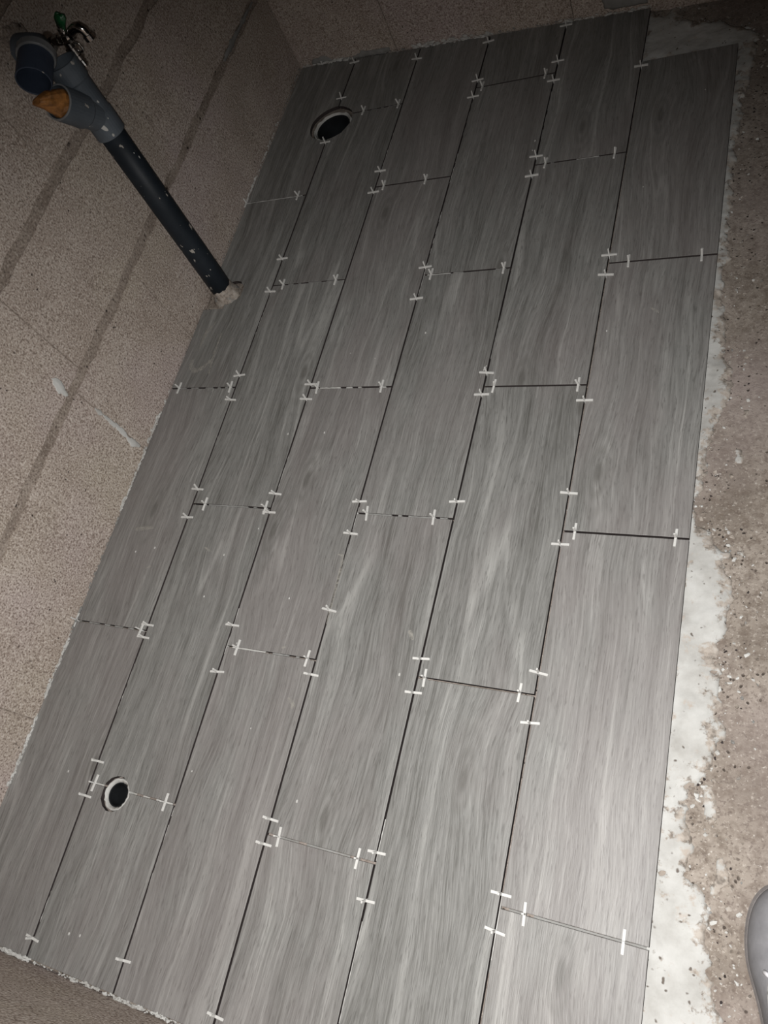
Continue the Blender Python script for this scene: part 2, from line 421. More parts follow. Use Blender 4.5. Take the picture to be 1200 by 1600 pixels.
# left wall runs from the near corner towards the far corner; s = y + 6.62
YN = -6.63
wl = wall('wall_left', (UW, YN, 0), (0, 1, 0), (-1, 0, 0), 11.7, 12.0,
          [[y - YN for y in (-4.70, -1.55, .07, 3.2)], [y - YN for y in (-4.4, -1.31, 1.75, 4.3)], [y - YN for y in (-2.9, .18, 3.3)]], seed=1)
ang = math.atan(-.0754)
fa = (math.cos(ang), math.sin(ang), 0); fi = (-math.sin(ang), math.cos(ang), 0)
wf = wall('wall_far', (UW - .02, 4.945, 0), fa, fi, 9.0, 12.0, [[1.62, 4.08, 7.2], [3.0, 6.1], [1.6, 4.7, 7.8]], seed=2)
wn = wall('wall_near', (UW, YN, 0), (1, 0, 0), (0, -1, 0), 7.0, 12.0, [[3.0, 6.1], [1.3, 4.4], [2.9, 6.0]], course=1.46, seed=3)

# ------------------------------------------------------------------ adhesive and mortar patches
def poly_sdf(poly, X, Y):
    d = np.full(X.shape, 1e9); inside = np.zeros(X.shape, bool); n = len(poly)
    for i in range(n):
        ax, ay = poly[i]; bx, by = poly[(i + 1) % n]
        ex, ey = bx - ax, by - ay; wx, wy = X - ax, Y - ay
        t = np.clip((wx * ex + wy * ey) / (ex * ex + ey * ey + 1e-12), 0, 1)
        d = np.minimum(d, np.hypot(wx - t * ex, wy - t * ey))
        cond = ((ay > Y) != (by > Y)) & (X < (bx - ax) * (Y - ay) / (by - ay + 1e-12) + ax)
        inside ^= cond
    return np.where(inside, d, -d)
def patch(name, poly, frame, mat, parent, cell=.02, thick=.03, jag=.03, taper=.06, seed=0, rag=.0):
    """poly in plank units on the plane frame = (origin, ex, ey, normal); a lumpy sheet with a ragged edge"""
    O, ex, ey, nz = [Vector(v) for v in frame]
    px = [p[0] for p in poly]; py = [p[1] for p in poly]
    xs = np.arange(min(px) - jag * 2, max(px) + jag * 2, cell); ys = np.arange(min(py) - jag * 2, max(py) + jag * 2, cell)
    X, Y = np.meshgrid(xs, ys); D = poly_sdf(poly, X, Y)
    bm = bmesh.new(); V = {}; dd = {}; lay = bm.verts.layers.float.new('edge')
    for j in range(len(ys)):
        for i in range(len(xs)):
            d = D[j, i]
            if d < -jag * 1.8: continue
            x, y = X[j, i], Y[j, i]
            d2 = d + jag * fbm(x + seed, y, seed, 5.5, 4)
            if rag and d2 < rag * 3 and fbm(x, y + seed, 4.2, 9, 3) > .38 + d2 / rag * .2: d2 = -1
            if d2 < 0: continue
            dd[len(bm.verts)] = min(1, d2 / .30)
            h = thick * min(1, (d2 / taper) ** .6) * (.72 + .35 * fbm(x, y, seed + 3, 3, 3) + .12 * noise.noise(Vector((x * 40, y * 40, seed))))
            V[i, j] = bm.verts.new(m(O + ex * (x + cell * .35 * noise.noise(Vector((x * 90, y * 90, 1)))) + ey * (y + cell * .35 * noise.noise(Vector((x * 90, y * 90, 9)))) + nz * max(h, .003)))
    bm.verts.ensure_lookup_table()
    for k, v in dd.items(): bm.verts[k][lay] = v
    for (i, j) in list(V):
        q = [V.get(k) for k in ((i, j), (i + 1, j), (i + 1, j + 1), (i, j + 1))]
        if all(q): bm.faces.new(q)
        elif sum(x is not None for x in q) == 3: bm.faces.new([x for x in q if x])
    for v in [v for v in bm.verts if not v.link_faces]: bm.verts.remove(v)
    rim = [e for e in bm.edges if len(e.link_faces) == 1]
    ex2 = bmesh.ops.extrude_edge_only(bm, edges=rim)
    lo = [v for v in ex2['geom'] if isinstance(v, bmesh.types.BMVert)]
    for v in lo: v.co -= nz * (((v.co - O * S).dot(nz)) + .0004)
    return obj(name, bm, mat, parent, smooth=True)
FLOORF = ((0, 0, ZF), (1, 0, 0), (0, 1, 0), (0, 0, 1))
def fl_poly(pts): return [tuple(on_floor(x, y, ZF)[:2]) for x, y in pts]
strip_px = [(1018, 25), (1040, 24), (1058, 10), (1066, 14), (1074, 30), (1090, 36), (1122, 32), (1142, 38), (1165, 45), (1187, 50), (1184, 75), (1178, 100),
            (1172, 130), (1165, 170), (1160, 200), (1150, 240), (1147, 280), (1145, 320), (1140, 360), (1138, 420), (1133, 450), (1128, 470), (1132, 500), (1130, 530), (1138, 560), (1147, 585), (1146, 620),
            (1135, 628), (1122, 660), (1112, 690), (1107, 705), (1104, 740), (1106, 760), (1094, 780), (1090, 795), (1094, 815), (1108, 828), (1116, 845), (1126, 860), (1143, 864), (1140, 900), (1150, 935), (1143, 960), (1135, 1000), (1126, 1022), (1112, 1028),
            (1119, 1040), (1129, 1060), (1125, 1090), (1130, 1120), (1127, 1170), (1115, 1195), (1100, 1215), (1080, 1232), (1072, 1255), (1078, 1290), (1083, 1330), (1080, 1360), (1092, 1380), (1100, 1400), (1110, 1420), (1115, 1450), (1104, 1470), (1110, 1490), (1118, 1510), (1122, 1550), (1120, 1600)]
outer = fl_poly(strip_px)
far_last = outer[0]
inner = [(5.9, outer[-1][1] - .8), (5.9, 3.55), (4.9, 3.6), (4.9, far_last[1])]
outer = outer + [(outer[-1][0], outer[-1][1] - .8)]
patch('adhesive_bed', outer + inner, FLOORF, M_ADH, floor, cell=.018, thick=.05, jag=.055, taper=.07, rag=.05, seed=2)
for k, pts in enumerate([[(1150, 700), (1160, 705), (1166, 720), (1158, 728), (1146, 726), (1142, 715)],
                         [(1117, 1336), (1132, 1334), (1138, 1350), (1136, 1380), (1126, 1388), (1122, 1400), (1108, 1404), (1104, 1396), (1112, 1370)],
                         [(1098, 1232), (1112, 1228), (1120, 1248), (1118, 1282), (1108, 1290), (1100, 1270)],
                         [(1120, 585), (1132, 560), (1140, 575), (1138, 600), (1126, 605)],
                         [(1127, 1436), (1138, 1438), (1139, 1448), (1130, 1452)],
                         [(1150, 860), (1162, 862), (1160, 872), (1150, 874)],
                         [(1162, 640), (1172, 642), (1168, 656), (1160, 652)]]):
    patch('adhesive_patch', fl_poly(pts), FLOORF, M_ADH, floor, cell=.012, thick=.02, jag=.025, taper=.04, seed=10 + k, rag=.02)
# smears on the left wall and plaster on the far wall
LW = ((UW + .0, 0, 0), (0, 1, 0), (0, 0, 1), (1, 0, 0))
def lw_poly(pts): return [tuple(on_x(x, y, UW)[1:]) for x, y in pts]
patch('mortar_smear', lw_poly([(78, 590), (86, 585), (94, 592), (104, 610), (109, 619), (102, 620), (92, 612), (82, 602)]), LW, M_CREAM, wl, cell=.010, thick=.012, jag=.04, taper=.04, seed=21)
patch('mortar_smear', lw_poly([(148, 637), (152, 640), (178, 660), (196, 674), (214, 688), (224, 697), (218, 703), (208, 700), (196, 686), (182, 670), (160, 652)]), LW, M_CREAM, wl, cell=.010, thick=.012, jag=.03, taper=.03, seed=22, rag=.02)
patch('mortar_smear', lw_poly([(392, 0), (398, 2), (380, 40), (366, 70), (352, 98), (346, 96), (358, 66), (374, 34)]), LW, M_GREYM, wl, cell=.018, thick=.02, jag=.015, taper=.03, seed=23)
nf = Vector(fi)
FO = Vector((UW - .02, 4.945, 0))
FW = (FO, Vector(fa), Vector((0, 0, 1)), -nf)
def fw_poly(pts):
    out = []
    for x, y in pts:
        D = Vector(ray(x, y)); C = Vector(CAM); t = (FO - C).dot(nf) / D.dot(nf); q = C + D * t
        out.append(((q - FO).dot(Vector(fa)), q.z))
    return out
patch('plaster_patch', fw_poly([(938, -12), (990, -20), (1012, -14), (1015, 6), (985, 10), (960, 14), (942, 15)]), FW, M_GREYM, wf, cell=.02, thick=.035, jag=.02, taper=.04, seed=31)
patch('plaster_patch', fw_poly([(487, 96), (500, 86), (520, 92), (548, 88), (572, 78), (610, 70), (614, 82), (570, 90), (540, 96), (490, 101)]), FW, M_GREYM, wf, cell=.02, thick=.03, jag=.03, taper=.04, seed=32)

# crumbly mortar line where planks meet the walls: real lumps, joined
def lumps(name, pts, mat, parent, n, size, spread, z=0.0, up=.6):
    bm = bmesh.new(); pts = [Vector(p) for p in pts]
    L = [(b - a).length for a, b in zip(pts, pts[1:])]; T = sum(L)
    for _ in range(n):
        t = random.random() * T; i = 0
        while t > L[i] and i < len(L) - 1: t -= L[i]; i += 1
        p = pts[i].lerp(pts[i + 1], t / L[i]); d = (pts[i + 1] - pts[i]).normalized()
        r = size * random.choice((.35, .5, .6, 1.0)) * random.uniform(.7, 1.2)
        rz = random.uniform(-.4, .4)
        q = p + Vector((random.gauss(0, spread), random.gauss(0, spread), 0)); q.z = z + random.uniform(0, up) * r * 1.2
        M = Matrix.Translation(m(q)) @ d.to_track_quat('X', 'Z').to_matrix().to_4x4() @ Matrix.Rotation(rz, 4, 'Z') @ Matrix.Diagonal((r * S * random.uniform(1, 2.4), r * S * .7, r * S * .7, 1))
        c = bmesh.ops.create_icosphere(bm, subdivisions=1, radius=1, matrix=M)
        for v in c['verts']: v.co += Vector((random.gauss(0, 1), random.gauss(0, 1), random.gauss(0, 1))) * (r * S * .16)
    return tag(obj(name, bm, mat, parent), kind='stuff')
def fl(pts): return [tuple(on_floor(x, y)) for x, y in pts]
def wline(y0, y1): return [(UW + .012, y0, 0), (UW + .012, y1, 0)]
def yl(px, py): return on_x(px, py, UW + .012)[1]
for (a, b, n, s, mt) in (((262, 608), (240, 650), 14, .012, M_CREAM), ((243, 636), (224, 690), 60, .017, M_CREAM), ((224, 690), (190, 800), 90, .016, M_CREAM), ((190, 800), (150, 890), 40, .010, M_GREYM),
                     ((150, 890), (104, 990), 45, .013, M_GREYM), ((104, 990), (62, 1090), 90, .016, M_CREAM), ((50, 1110), (4, 1225), 100, .017, M_CREAM),
                     ((470, 108), (435, 190), 50, .013, M_GREYM), ((435, 190), (402, 270), 60, .013, M_CREAM), ((400, 270), (384, 312), 50, .018, M_CREAM), ((384, 320), (345, 410), 30, .010, M_GREYM)):
    lumps('mortar_crumbs', wline(yl(*a), yl(*b)), mt, wl, n, s, .006, up=1.2)
FE = lambda x: (x, 4.925 - .0754 * x - .0, 0)
for (a, b, n, s, mt) in ((.1, .9, 60, .022, M_CREAM), (.9, 1.9, 30, .014, M_GREYM), (1.9, 3.0, 110, .026, M_CREAM), (3.0, 3.9, 30, .015, M_GREYM), (3.9, 5.0, 60, .020, M_CREAM)):
    lumps('mortar_crumbs', [FE(a), FE(b)], mt, wf, n, s, .012, up=1.6)
for (a, b, n, s, mt) in ((.1, 1.05, 120, .026, M_CREAM), (1.05, 1.5, 24, .013, M_CREAM), (1.5, 1.95, 40, .016, M_CREAM), (1.95, 2.9, 120, .015, M_CREAM), (2.9, 6, 160, .015, M_CREAM)):
    lumps('mortar_crumbs', [(a, NEAR - .012, 0), (b, NEAR - .012, 0)], mt, wn, n, s, .006, up=1.0)
# the filled notch beside the waste pipe
patch('notch_fill', [(UW, .50), (.40, .50), (.44, .60), (.42, .84), (UW, .84)], FLOORF, M_SCREED, floor, cell=.02, thick=.05, jag=.01, taper=.02, seed=51)

# ------------------------------------------------------------------ adhesive squeezed up in some joints
def joint_run(pa, pb, mat=None, wd=.0075, z=-.004, broken=0.0, parent=floor, seg=.035):
    A = on_floor(*pa); B = on_floor(*pb); L = np.linalg.norm(B - A); n = max(3, int(L / seg))
    horiz = abs(B[0] - A[0]) > abs(B[1] - A[1])
    bm = bmesh.new(); prev = None
    for k in range(n + 1):
        t = k / n; P = A + (B - A) * t
        if not horiz:
            i = min(range(7), key=lambda q: abs(su(q, P[1]) - P[0])); P[0] = su(i, P[1])
        else:
            cand = [r for rr in ROWS.values() for r in rr if not isinstance(r, str)]
            col = min(5, max(0, int((A[0] + B[0]) / 2 + .02))) + 1
            P[1] = min((r for r in ROWS[col] if not isinstance(r, str)), key=lambda q: abs(q - P[1]))
        if broken and random.random() < broken: prev = None; continue
        ww = wd * random.uniform(.75, 1.05) * (1 if horiz else .5); zz = z + random.uniform(-.004, .002)
        off = Vector((0, 1, 0)) if horiz else Vector((1, 0, 0))
        P = Vector(P)
        if not horiz: P.x += .0045; zz -= .004
        cur = [bm.verts.new(m(P + off * ww + Vector((0, 0, -.045)))), bm.verts.new(m(P + off * ww + Vector((0, 0, zz)))), bm.verts.new(m(P - off * ww + Vector((0, 0, zz + random.uniform(-.002, .002))))), bm.verts.new(m(P - off * ww + Vector((0, 0, -.045))))]
        if prev:
            for q in range(3): bm.faces.new((prev[q], prev[q + 1], cur[q + 1], cur[q]))
        prev = cur
    for v in [v for v in bm.verts if not v.link_faces]: bm.verts.remove(v)
    if len(bm.faces): obj('joint_mortar', bm, mat or M_CREAM, parent)
    else: bm.free()
for a, b, mt, br in [((386, 317), (472, 305), M_CREAM, 0), ((424, 452), (400, 522), M_CREAM, .1), ((212, 1037), (184, 1112), M_CREAM, 0), ((80, 1392), (60, 1440), M_CREAM, 0),
                     ((606, 205), (592, 265), M_CREAM, .1), ((585, 300), (572, 335), M_GREYM, .2), ((452, 710), (425, 795), M_CREAM, .05), ((273, 1262), (226, 1402), M_CREAM, .05), ((372, 950), (354, 1022), M_CREAM, .05),
                     ((712, 230), (702, 285), M_CREAM, .1), ((692, 330), (674, 395), M_CREAM, .1), ((668, 410), (655, 460), M_CREAM, 0), ((562, 792), (552, 828), M_CREAM, 0), ((548, 838), (538, 880), M_GREYM, .15),
                     ((500, 605), (612, 605), M_CREAM, .12), ((362, 1014), (425, 1022), M_CREAM, .1), ((425, 1022), (478, 1029), M_GREYM, .15), ((668, 428), (704, 424), M_CREAM, 0), ((704, 424), (790, 420), M_GREYM, .5),
                     ((602, 1280), (588, 1345), M_CREAM, 0), ((566, 1440), (530, 1600), M_CREAM, 0), ((436, 1312), (560, 1342), M_GREYM, .1), ((208, 1242), (270, 1256), M_CREAM, .2), ((150, 1224), (162, 1228), M_CREAM, 0),
                     ((784, 1400), (765, 1500), M_CREAM, .0), ((765, 1500), (757, 1560), M_GREYM, .2), ((795, 1422), (1010, 1481), M_GREYM, .1), ((900, 252), (935, 247), M_CREAM, .1), ((860, 256), (895, 252), M_GREYM, .6),
                     ((450, 444), (530, 438), M_GREYM, .45), ((322, 787), (400, 794), M_GREYM, .3), ((124, 970), (212, 984), M_GREYM, .15), ((280, 607), (355, 606), M_GREYM, .4), ((868, 140), (848, 215), M_GREYM, .1),
                     ((735, 155), (716, 215), M_GREYM, .2), ((775, 500), (765, 560), M_GREYM, .2), ((575, 802), (705, 809), M_GREYM, .4), ((570, 172), (622, 163), M_GREYM, .3), 
                     ((350, 660), (325, 740), M_GREYM, .4)]:
    joint_run(a, b, mt, broken=br)

# grit and crumbs broken off the edge of the adhesive, lying on the screed
def grit(name, mat, n, spread, size, seed):
    rs = random.Random(seed); bm = bmesh.new(); E = outer[:-1]
    for _ in range(n):
        i = rs.randrange(len(E) - 1); t = rs.random(); x = E[i][0] + (E[i + 1][0] - E[i][0]) * t + abs(rs.gauss(0, spread)) - .02; y = E[i][1] + (E[i + 1][1] - E[i][1]) * t
        r = size * rs.choice((.4, .5, .7, 1, 1.5)) * S
        c = bmesh.ops.create_icosphere(bm, subdivisions=1, radius=1, matrix=Matrix.Translation(m((x, y, ZF)) + Vector((0, 0, r * .3))) @ Matrix.Rotation(rs.random() * 3, 4, 'Z') @ Matrix.Diagonal((r * rs.uniform(.8, 2), r, r * .7, 1)))
        for v in c['verts']: v.co += Vector((rs.gauss(0, 1), rs.gauss(0, 1), rs.gauss(0, 1))) * r * .2
    tag(obj(name, bm, mat, floor), kind='stuff')
grit('adhesive_grit', M_CREAM, 170, .11, .010, 3); grit('screed_grit', M_FOOT, 260, .16, .010, 4); grit('dark_grit', M_BODY, 150, .13, .006, 5)
# dried smears on the planks
def smear(pts, width, mat=None, h=.0009):
    bm = bmesh.new(); prev = None; P = [Vector(on_floor(x, y)) for x, y in pts]; Q = []
    for a, b in zip(P, P[1:]):
        for k in range(6): Q.append(a.lerp(b, k / 6))
    Q.append(P[-1])
    for k, q in enumerate(Q):
        d = (Q[min(k + 1, len(Q) - 1)] - Q[max(k - 1, 0)]).normalized(); s = Vector((-d.y, d.x, 0))
        ww = width * math.sin(math.pi * (k + .6) / (len(Q) + .2)) ** .5 * random.uniform(.75, 1.1)
        cur = [bm.verts.new(m(q + s * ww * a + Vector((0, 0, zz)))) for a, zz in ((1, .0004), (.5, .0004 + h), (-.5, .0004 + h), (-1, .0004))]
        if prev:
            for i in range(3): bm.faces.new((prev[i], prev[i + 1], cur[i + 1], cur[i]))
        prev = cur
    return obj('dried_smear', bm, mat or M_FILM, floor)
def mat_film():
    N = NT('thin_cement_film'); p = N.geo(); a = N.noise(p, 120, 4, .7)
    N.out((.40, .38, .34), .8)
    N.inp(N.b, 'Alpha', N.ramp(a, [(.35, .12), (.65, .6)]))
    return N.mat
M_FILM = mat_film()
for pts, wd in [([(302, 560), (298, 572), (304, 580), (318, 574), (332, 560)], .035), ([(312, 545), (322, 520), (338, 503)], .03), ([(326, 585), (334, 555), (346, 520)], .018),
                ([(212, 827), (240, 824)], .03), ([(228, 888), (236, 884)], .014), ([(510, 975), (522, 930), (532, 890), (536, 868), (528, 866)], .016), ([(440, 1012), (447, 1010)], .014),
                ([(450, 1090), (458, 1100), (456, 1108)], .02), ([(640, 985), (645, 1000)], .02), ([(1016, 480), (1030, 488)], .012), ([(320, 855), (330, 862)], .012)]:
    smear(pts, wd)
# flecks of dry adhesive on the planks
bm = bmesh.new()
for x, y in [(300, 1205), (212, 862), (242, 856), (125, 1462), (108, 1459), (350, 867), (319, 932), (548, 552), (586, 560), (450, 678), (464, 1252), (624, 1054), (1102, 140), (948, 517), (1005, 292), (836, 220), (665, 520), (452, 935), (404, 826), (392, 1138), (107, 1205), (370, 1005), (507, 676), (832, 235), (757, 575), (756, 578), (760, 572), (752, 582)]:
    q = on_floor(x, y); r = random.uniform(.006, .011)
    c = bmesh.ops.create_icosphere(bm, subdivisions=1, radius=1, matrix=Matrix.Translation(m((q[0], q[1], .002))) @ Matrix.Diagonal((r * S, r * S * 1.5, r * S * .5, 1)))
tag(obj('adhesive_flecks', bm, M_CREAM, floor), kind='stuff')

# ------------------------------------------------------------------ tile spacers: crosses stood upright in the joints
def spacer_mesh():
    bm = bmesh.new(); a = .077 * S; th = .0029; dp = .0042
    box(bm, Vector((0, 0, th / 2)), (2 * a, dp, th), bevel=.0004)
    box(bm, Vector((0, 0, th + (a - th / 2) / 2)), (th * .92, dp * .9, a - th / 2), bevel=.0004)
    box(bm, Vector((0, 0, -.0045)), (th * .9, dp * .9, .009), bevel=.0004)
    me = bpy.data.meshes.new('tile_spacer'); bm.to_mesh(me); bm.free(); me.materials.append(M_SPACER); return me
SP = spacer_mesh()
LONG = {1: [(553, 98), (533, 154), (508, 223), (440, 405), (424, 456), (377, 587), (362, 625), (312, 765), (297, 809), (233, 977), (224, 996), (153, 1189), (134, 1243), (48, 1464)],
        2: [(653, 92), (592, 268), (583, 301), (489, 601), (481, 624), (433, 772), (422, 801), (363, 977), (340, 1050), (189, 1499)],
        3: [(766, 65), (746, 126), (738, 152), (665, 418), (653, 467), (563, 784), (548, 834), (516, 954), (488, 1054), (424, 1280), (411, 1318), (337, 1588)],
        4: [(885, 40), (872, 96), (866, 126), (837, 245), (831, 275), (762, 583), (753, 617), (713, 784), (659, 1029), (647, 1082), (590, 1332), (573, 1407)],
        5: [(1003, 103), (953, 399), (945, 430), (914, 626), (889, 771), (875, 851), (842, 1052), (829, 1130), (784, 1397), (775, 1455)]}
ORD = ['first', 'second', 'third', 'fourth', 'fifth', 'sixth', 'seventh', 'eighth', 'ninth', 'tenth', 'eleventh', 'twelfth', 'thirteenth', 'fourteenth']
def put_spacer(x, y, rz, label, tilt):
    o = bpy.data.objects.new('tile_spacer', SP); link(o)
    o.matrix_world = Matrix.Translation(m((x, y, .0012))) @ Matrix.Rotation(rz, 4, 'Z') @ Matrix.Rotation(tilt, 4, 'X')
    tag(o, label, 'spacer', 'white tile spacers standing in the floor joints')
for i, pts in LONG.items():
    for k, (px, py) in enumerate(pts):
        y = on_floor(px, py)[1]
        lab = 'white cross tile spacer, %s from far wall in %s long seam from left' % (ORD[k], ORD[i - 1])
        put_spacer(su(i, y), y, random.gauss(0, .06), lab, random.gauss(0, .13))
CROSS = {(1, 1): [(386, 316), (467, 303)], (1, 2): [(281, 606), (360, 607)], (1, 3): [(120, 969), (221, 984)],
         (2, 1): [(570, 169), (624, 160)], (2, 2): [(443, 445), (525, 438)], (2, 3): [(322, 785), (416, 792)], (2, 4): [(149, 1224), (259, 1254)],
         (3, 1): [(601, 287), (666, 279)], (3, 2): [(496, 607), (597, 604)], (3, 3): [(372, 1011), (481, 1028)],
         (4, 1): [(755, 132), (853, 115)], (4, 2): [(675, 426), (788, 418)], (4, 3): [(574, 802), (679, 806)], (4, 4): [(437, 1306), (559, 1343)],
         (5, 1): [(853, 254), (961, 238)], (5, 2): [(772, 603), (904, 602)], (5, 3): [(664, 1060), (812, 1084)],
         (6, 2): [(983, 405), (1097, 396)], (6, 3): [(899, 828), (1056, 841)], (6, 4): [(820, 1427), (974, 1473)]}
for (c, j), pts in CROSS.items():
    v = [r for r in ROWS[c] if not isinstance(r, str)][j - 1]
    jn = j - 1 if c == 6 else j
    for k, (px, py) in enumerate(pts):
        x = on_floor(px, py)[0]
        lab = 'white tile spacer at %s end of %s butt joint in %s plank column' % (('left', 'right')[k], ORD[jn - 1], ORD[c - 1])
        put_spacer(x, v, math.pi / 2 + random.gauss(0, .05), lab, random.gauss(0, .13))

# ------------------------------------------------------------------ drains in the floor
def drain(name, label, cx, cy, r_hole, r_pipe, z_lip, seed, wall_t):
    t = thing(name, label, 'drain', m((cx, cy, ZF - .8)))
    base = Vector(m((cx, cy, ZF - .8)))
    def L(p): return Vector(m(p)) - base
    ax0 = L((cx, cy, -.86)); ax1 = L((cx, cy, 0)); Hh = (.86 + z_lip) * S
    bm = bmesh.new()
    profile(bm, ax0, ax1, [(0, r_pipe * S), (Hh, r_pipe * S), (Hh + .0012, (r_pipe - wall_t * .4) * S), (Hh, (r_pipe - wall_t) * S), (.003, (r_pipe - wall_t) * S)], 36, False, True)
    obj('pipe', bm, M_DRAIN, t, smooth=False)
    bm = bmesh.new(); seg = 44; rings = []
    for rad, z in ((r_hole * 1.0, -.10), (r_hole * .99, z_lip + .018), (r_hole * .93, z_lip + .028), ((r_hole + r_pipe) / 2, z_lip + .022), (r_pipe * 1.03, z_lip + .006), (r_pipe * 1.01, -.12)):
        rings.append([bm.verts.new(L((cx + rad * math.cos(a) * (1 + .07 * fbm(math.cos(a) * 3, math.sin(a) * 3, seed + z * 9, 1.5)), cy + rad * math.sin(a) * (1 + .07 * fbm(math.cos(a) * 3, math.sin(a) * 3, seed + z * 9, 1.5)), z + .012 * fbm(math.cos(a) * 4, math.sin(a) * 4, seed, 2)))) for a in [2 * math.pi * k / seg for k in range(seg)]])
    for A, B in zip(rings, rings[1:]):
        for k in range(seg): bm.faces.new((A[k], A[(k + 1) % seg], B[(k + 1) % seg], B[k]))
    tag(obj('mortar_collar', bm, M_CREAM, t, smooth=True), label='crumbly pale mortar collar')
drain('floor_drain', 'large round open drain hole with pale mortar rim near the far left corner', H1[0], H1[1], .280, .242, -.075, 4, .02)
drain('floor_drain', 'small round drain hole with thick cream mortar rim near the lower left seam', H2[0], H2[1], .143, .108, -.048, 9, .012)

# ------------------------------------------------------------------ leaning black waste pipe with grey wye
def axp(z): return Vector(m(PB + (PT - PB) * (z / PT[2])))
t = thing('waste_pipe', 'black waste pipe with grey wye fitting leaning against the left block wall', 'pipe', axp(ZF))
def LO(v): return Vector(v) - axp(ZF)
ulen = (axp(1) - axp(0)).length
def ax_prof(bm, z0, prof, seg=32, **k):
    profile(bm, LO(axp(z0)), LO(axp(z0 + 1)), [((z - z0) * ulen, r * S) for z, r in prof], seg, **k)
bm = bmesh.new(); ax_prof(bm, ZF, [(ZF, .134), (.5, .134), (1.2, .134), (2.36, .134)], cap0=True, cap1=True)
obj('pipe', bm, M_BLACKPIPE, t, smooth=False).data.polygons.foreach_set('use_smooth', [True] * (32 * 3) + [False] * 2)
bm = bmesh.new(); ax_prof(bm, 2.27, [(2.27, .137), (2.27, .156), (2.275, .160), (2.50, .160), (2.515, .150), (2.60, .147), (2.83, .147), (2.845, .156), (2.85, .160), (3.03, .160), (3.035, .156), (3.035, .142), (2.93, .142), (2.93, .0005)], cap1=True)
# branch, roughly 45 degrees up and towards the near side
b0 = np.array([.3, .72 + .2 * 2.44 / 2.9, 2.44]); b1 = b0 + np.array([.02, -.327, .445]); bl = np.linalg.norm(b1 - b0)
wye = obj('wye_fitting', bm, M_GREYPIPE, t)
bm = bmesh.new()
profile(bm, LO(m(b0)), LO(m(b1)), [(z * S, r * S) for z, r in [(0, .140), (.22, .146), (.24, .158), (.25, .163), (bl, .163), (bl + .004, .160), (bl + .004, .146), (.10, .144), (.10, .0005)]], 32, cap1=True)
obj('wye_branch', bm, M_GREYPIPE, t)
bm = bmesh.new(); profile(bm, LO(m(b0)), LO(m(b1)), [(z * S, r * S) for z, r in [(bl - .004, .1635), (bl + .006, .163), (bl + .009, .156), (bl + .006, .147), (bl - .004, .1465), (bl - .004, .1635)]], 32)
tag(obj('branch_lip', bm, M_RIM, t), label='paler worn lip of the branch socket')
# mortar smears stuck on pipe
def blob(parent, p, nrm, rx, ry, rot, name, mat, base):
    bm = bmesh.new(); n = 14; nrm = Vector(nrm).normalized(); a = nrm.cross(Vector((0, 0, 1))).normalized(); b = nrm.cross(a)
    ctr = bm.verts.new(p + nrm * .0012 - base); ring = []
    for k in range(n):
        th = 2 * math.pi * k / n; r = random.uniform(.7, 1.1)
        u = math.cos(th) * rx * r; v = math.sin(th) * ry * r
        q = p + a * (u * math.cos(rot) - v * math.sin(rot)) + b * (u * math.sin(rot) + v * math.cos(rot))
        ring.append(bm.verts.new(q - nrm * .0014 - base))
    for k in range(n): bm.faces.new((ring[k], ring[(k + 1) % n], ctr))
    return obj(name, bm, mat, parent, smooth=True)
toC = Vector(m(CAM)) - axp(1.8); toC.z = 0; toC.normalize()
for z, off, rx, ry, r0 in [(2.40, -.2, .0075, .0165, .160), (2.31, .0, .005, .007, .160), (2.03, .55, .0025, .0035, .134), (1.96, .75, .0022, .007, .134), (1.50, .9, .0016, .002, .134), (2.62, .5, .004, .007, .147), (2.46, .35, .002, .004, .16), (1.72, -.6, .0012, .0015, .134), (.46, .1, .003, .004, .134), (.62, .8, .002, .002, .134), (1.6, -.95, .0012, .0018, .134), (1.12, .2, .0012, .0014, .134)]:
    d = Matrix.Rotation(off, 3, 'Z') @ toC
    blob(t, axp(z) + d * (r0 * S), d, rx, ry, random.uniform(-.3, .3), 'mortar_splash', M_CREAM if z > 1.9 else M_GREYM, axp(ZF))
# mortar boot around the foot
bm = bmesh.new(); seg = 30; rings = []
for z, r in ((-.06, .185), (-.02, .178), (.0, .160), (.05, .143), (.12, .139), (.13, .130)):
    c = LO(axp(z)); rings.append([bm.verts.new(c + Vector((math.cos(a), math.sin(a), 0)) * (r * S * (1 + .10 * fbm(math.cos(a) * 2, math.sin(a) * 2, z * 6, 1.7))) + Vector((0, 0, .02 * S * fbm(math.cos(a) * 3, math.sin(a) * 3, z, 1)))) for a in [2 * math.pi * k / seg for k in range(seg)]])
for A, B in zip(rings, rings[1:]):
    for k in range(seg): bm.faces.new((A[k], A[(k + 1) % seg], B[(k + 1) % seg], B[k]))
tag(obj('mortar_boot', bm, M_FOOT, t, smooth=True), label='rough mortar packed around the foot')

# crumpled paper wad in the branch
ba = Vector(b1 - b0).normalized(); wo = Vector(m(b1))
bm = bmesh.new(); side = ba.cross(Vector((0, 0, 1))).normalized(); up2 = side.cross(ba)
rs = random.Random(11); rings = []
leftdir = Vector((-.05, -.55, .3))
for s, ra, rb, o in ((-.045, .125, .125, 0), (-.02, .132, .135, 0), (.02, .128, .125, .0), (.09, .122, .105, .2), (.17, .11, .075, .5), (.22, .085, .05, .8), (.245, .05, .03, 1)):
    c = wo + ba * (s * S) - up2 * (.055 * S * o) + side * (.02 * S * o) - wo
    ring = []
    for k in range(18):
        th = 2 * math.pi * k / 18; f = 1 + (.16 if s > 0 else .03) * math.sin(th * 3 + s * 9) * (1 if k % 2 else .4) + rs.uniform(-.06, .03)
        ring.append(bm.verts.new(c + side * (math.cos(th) * ra * S * f) + up2 * (math.sin(th) * rb * S * f)))
    rings.append(ring)
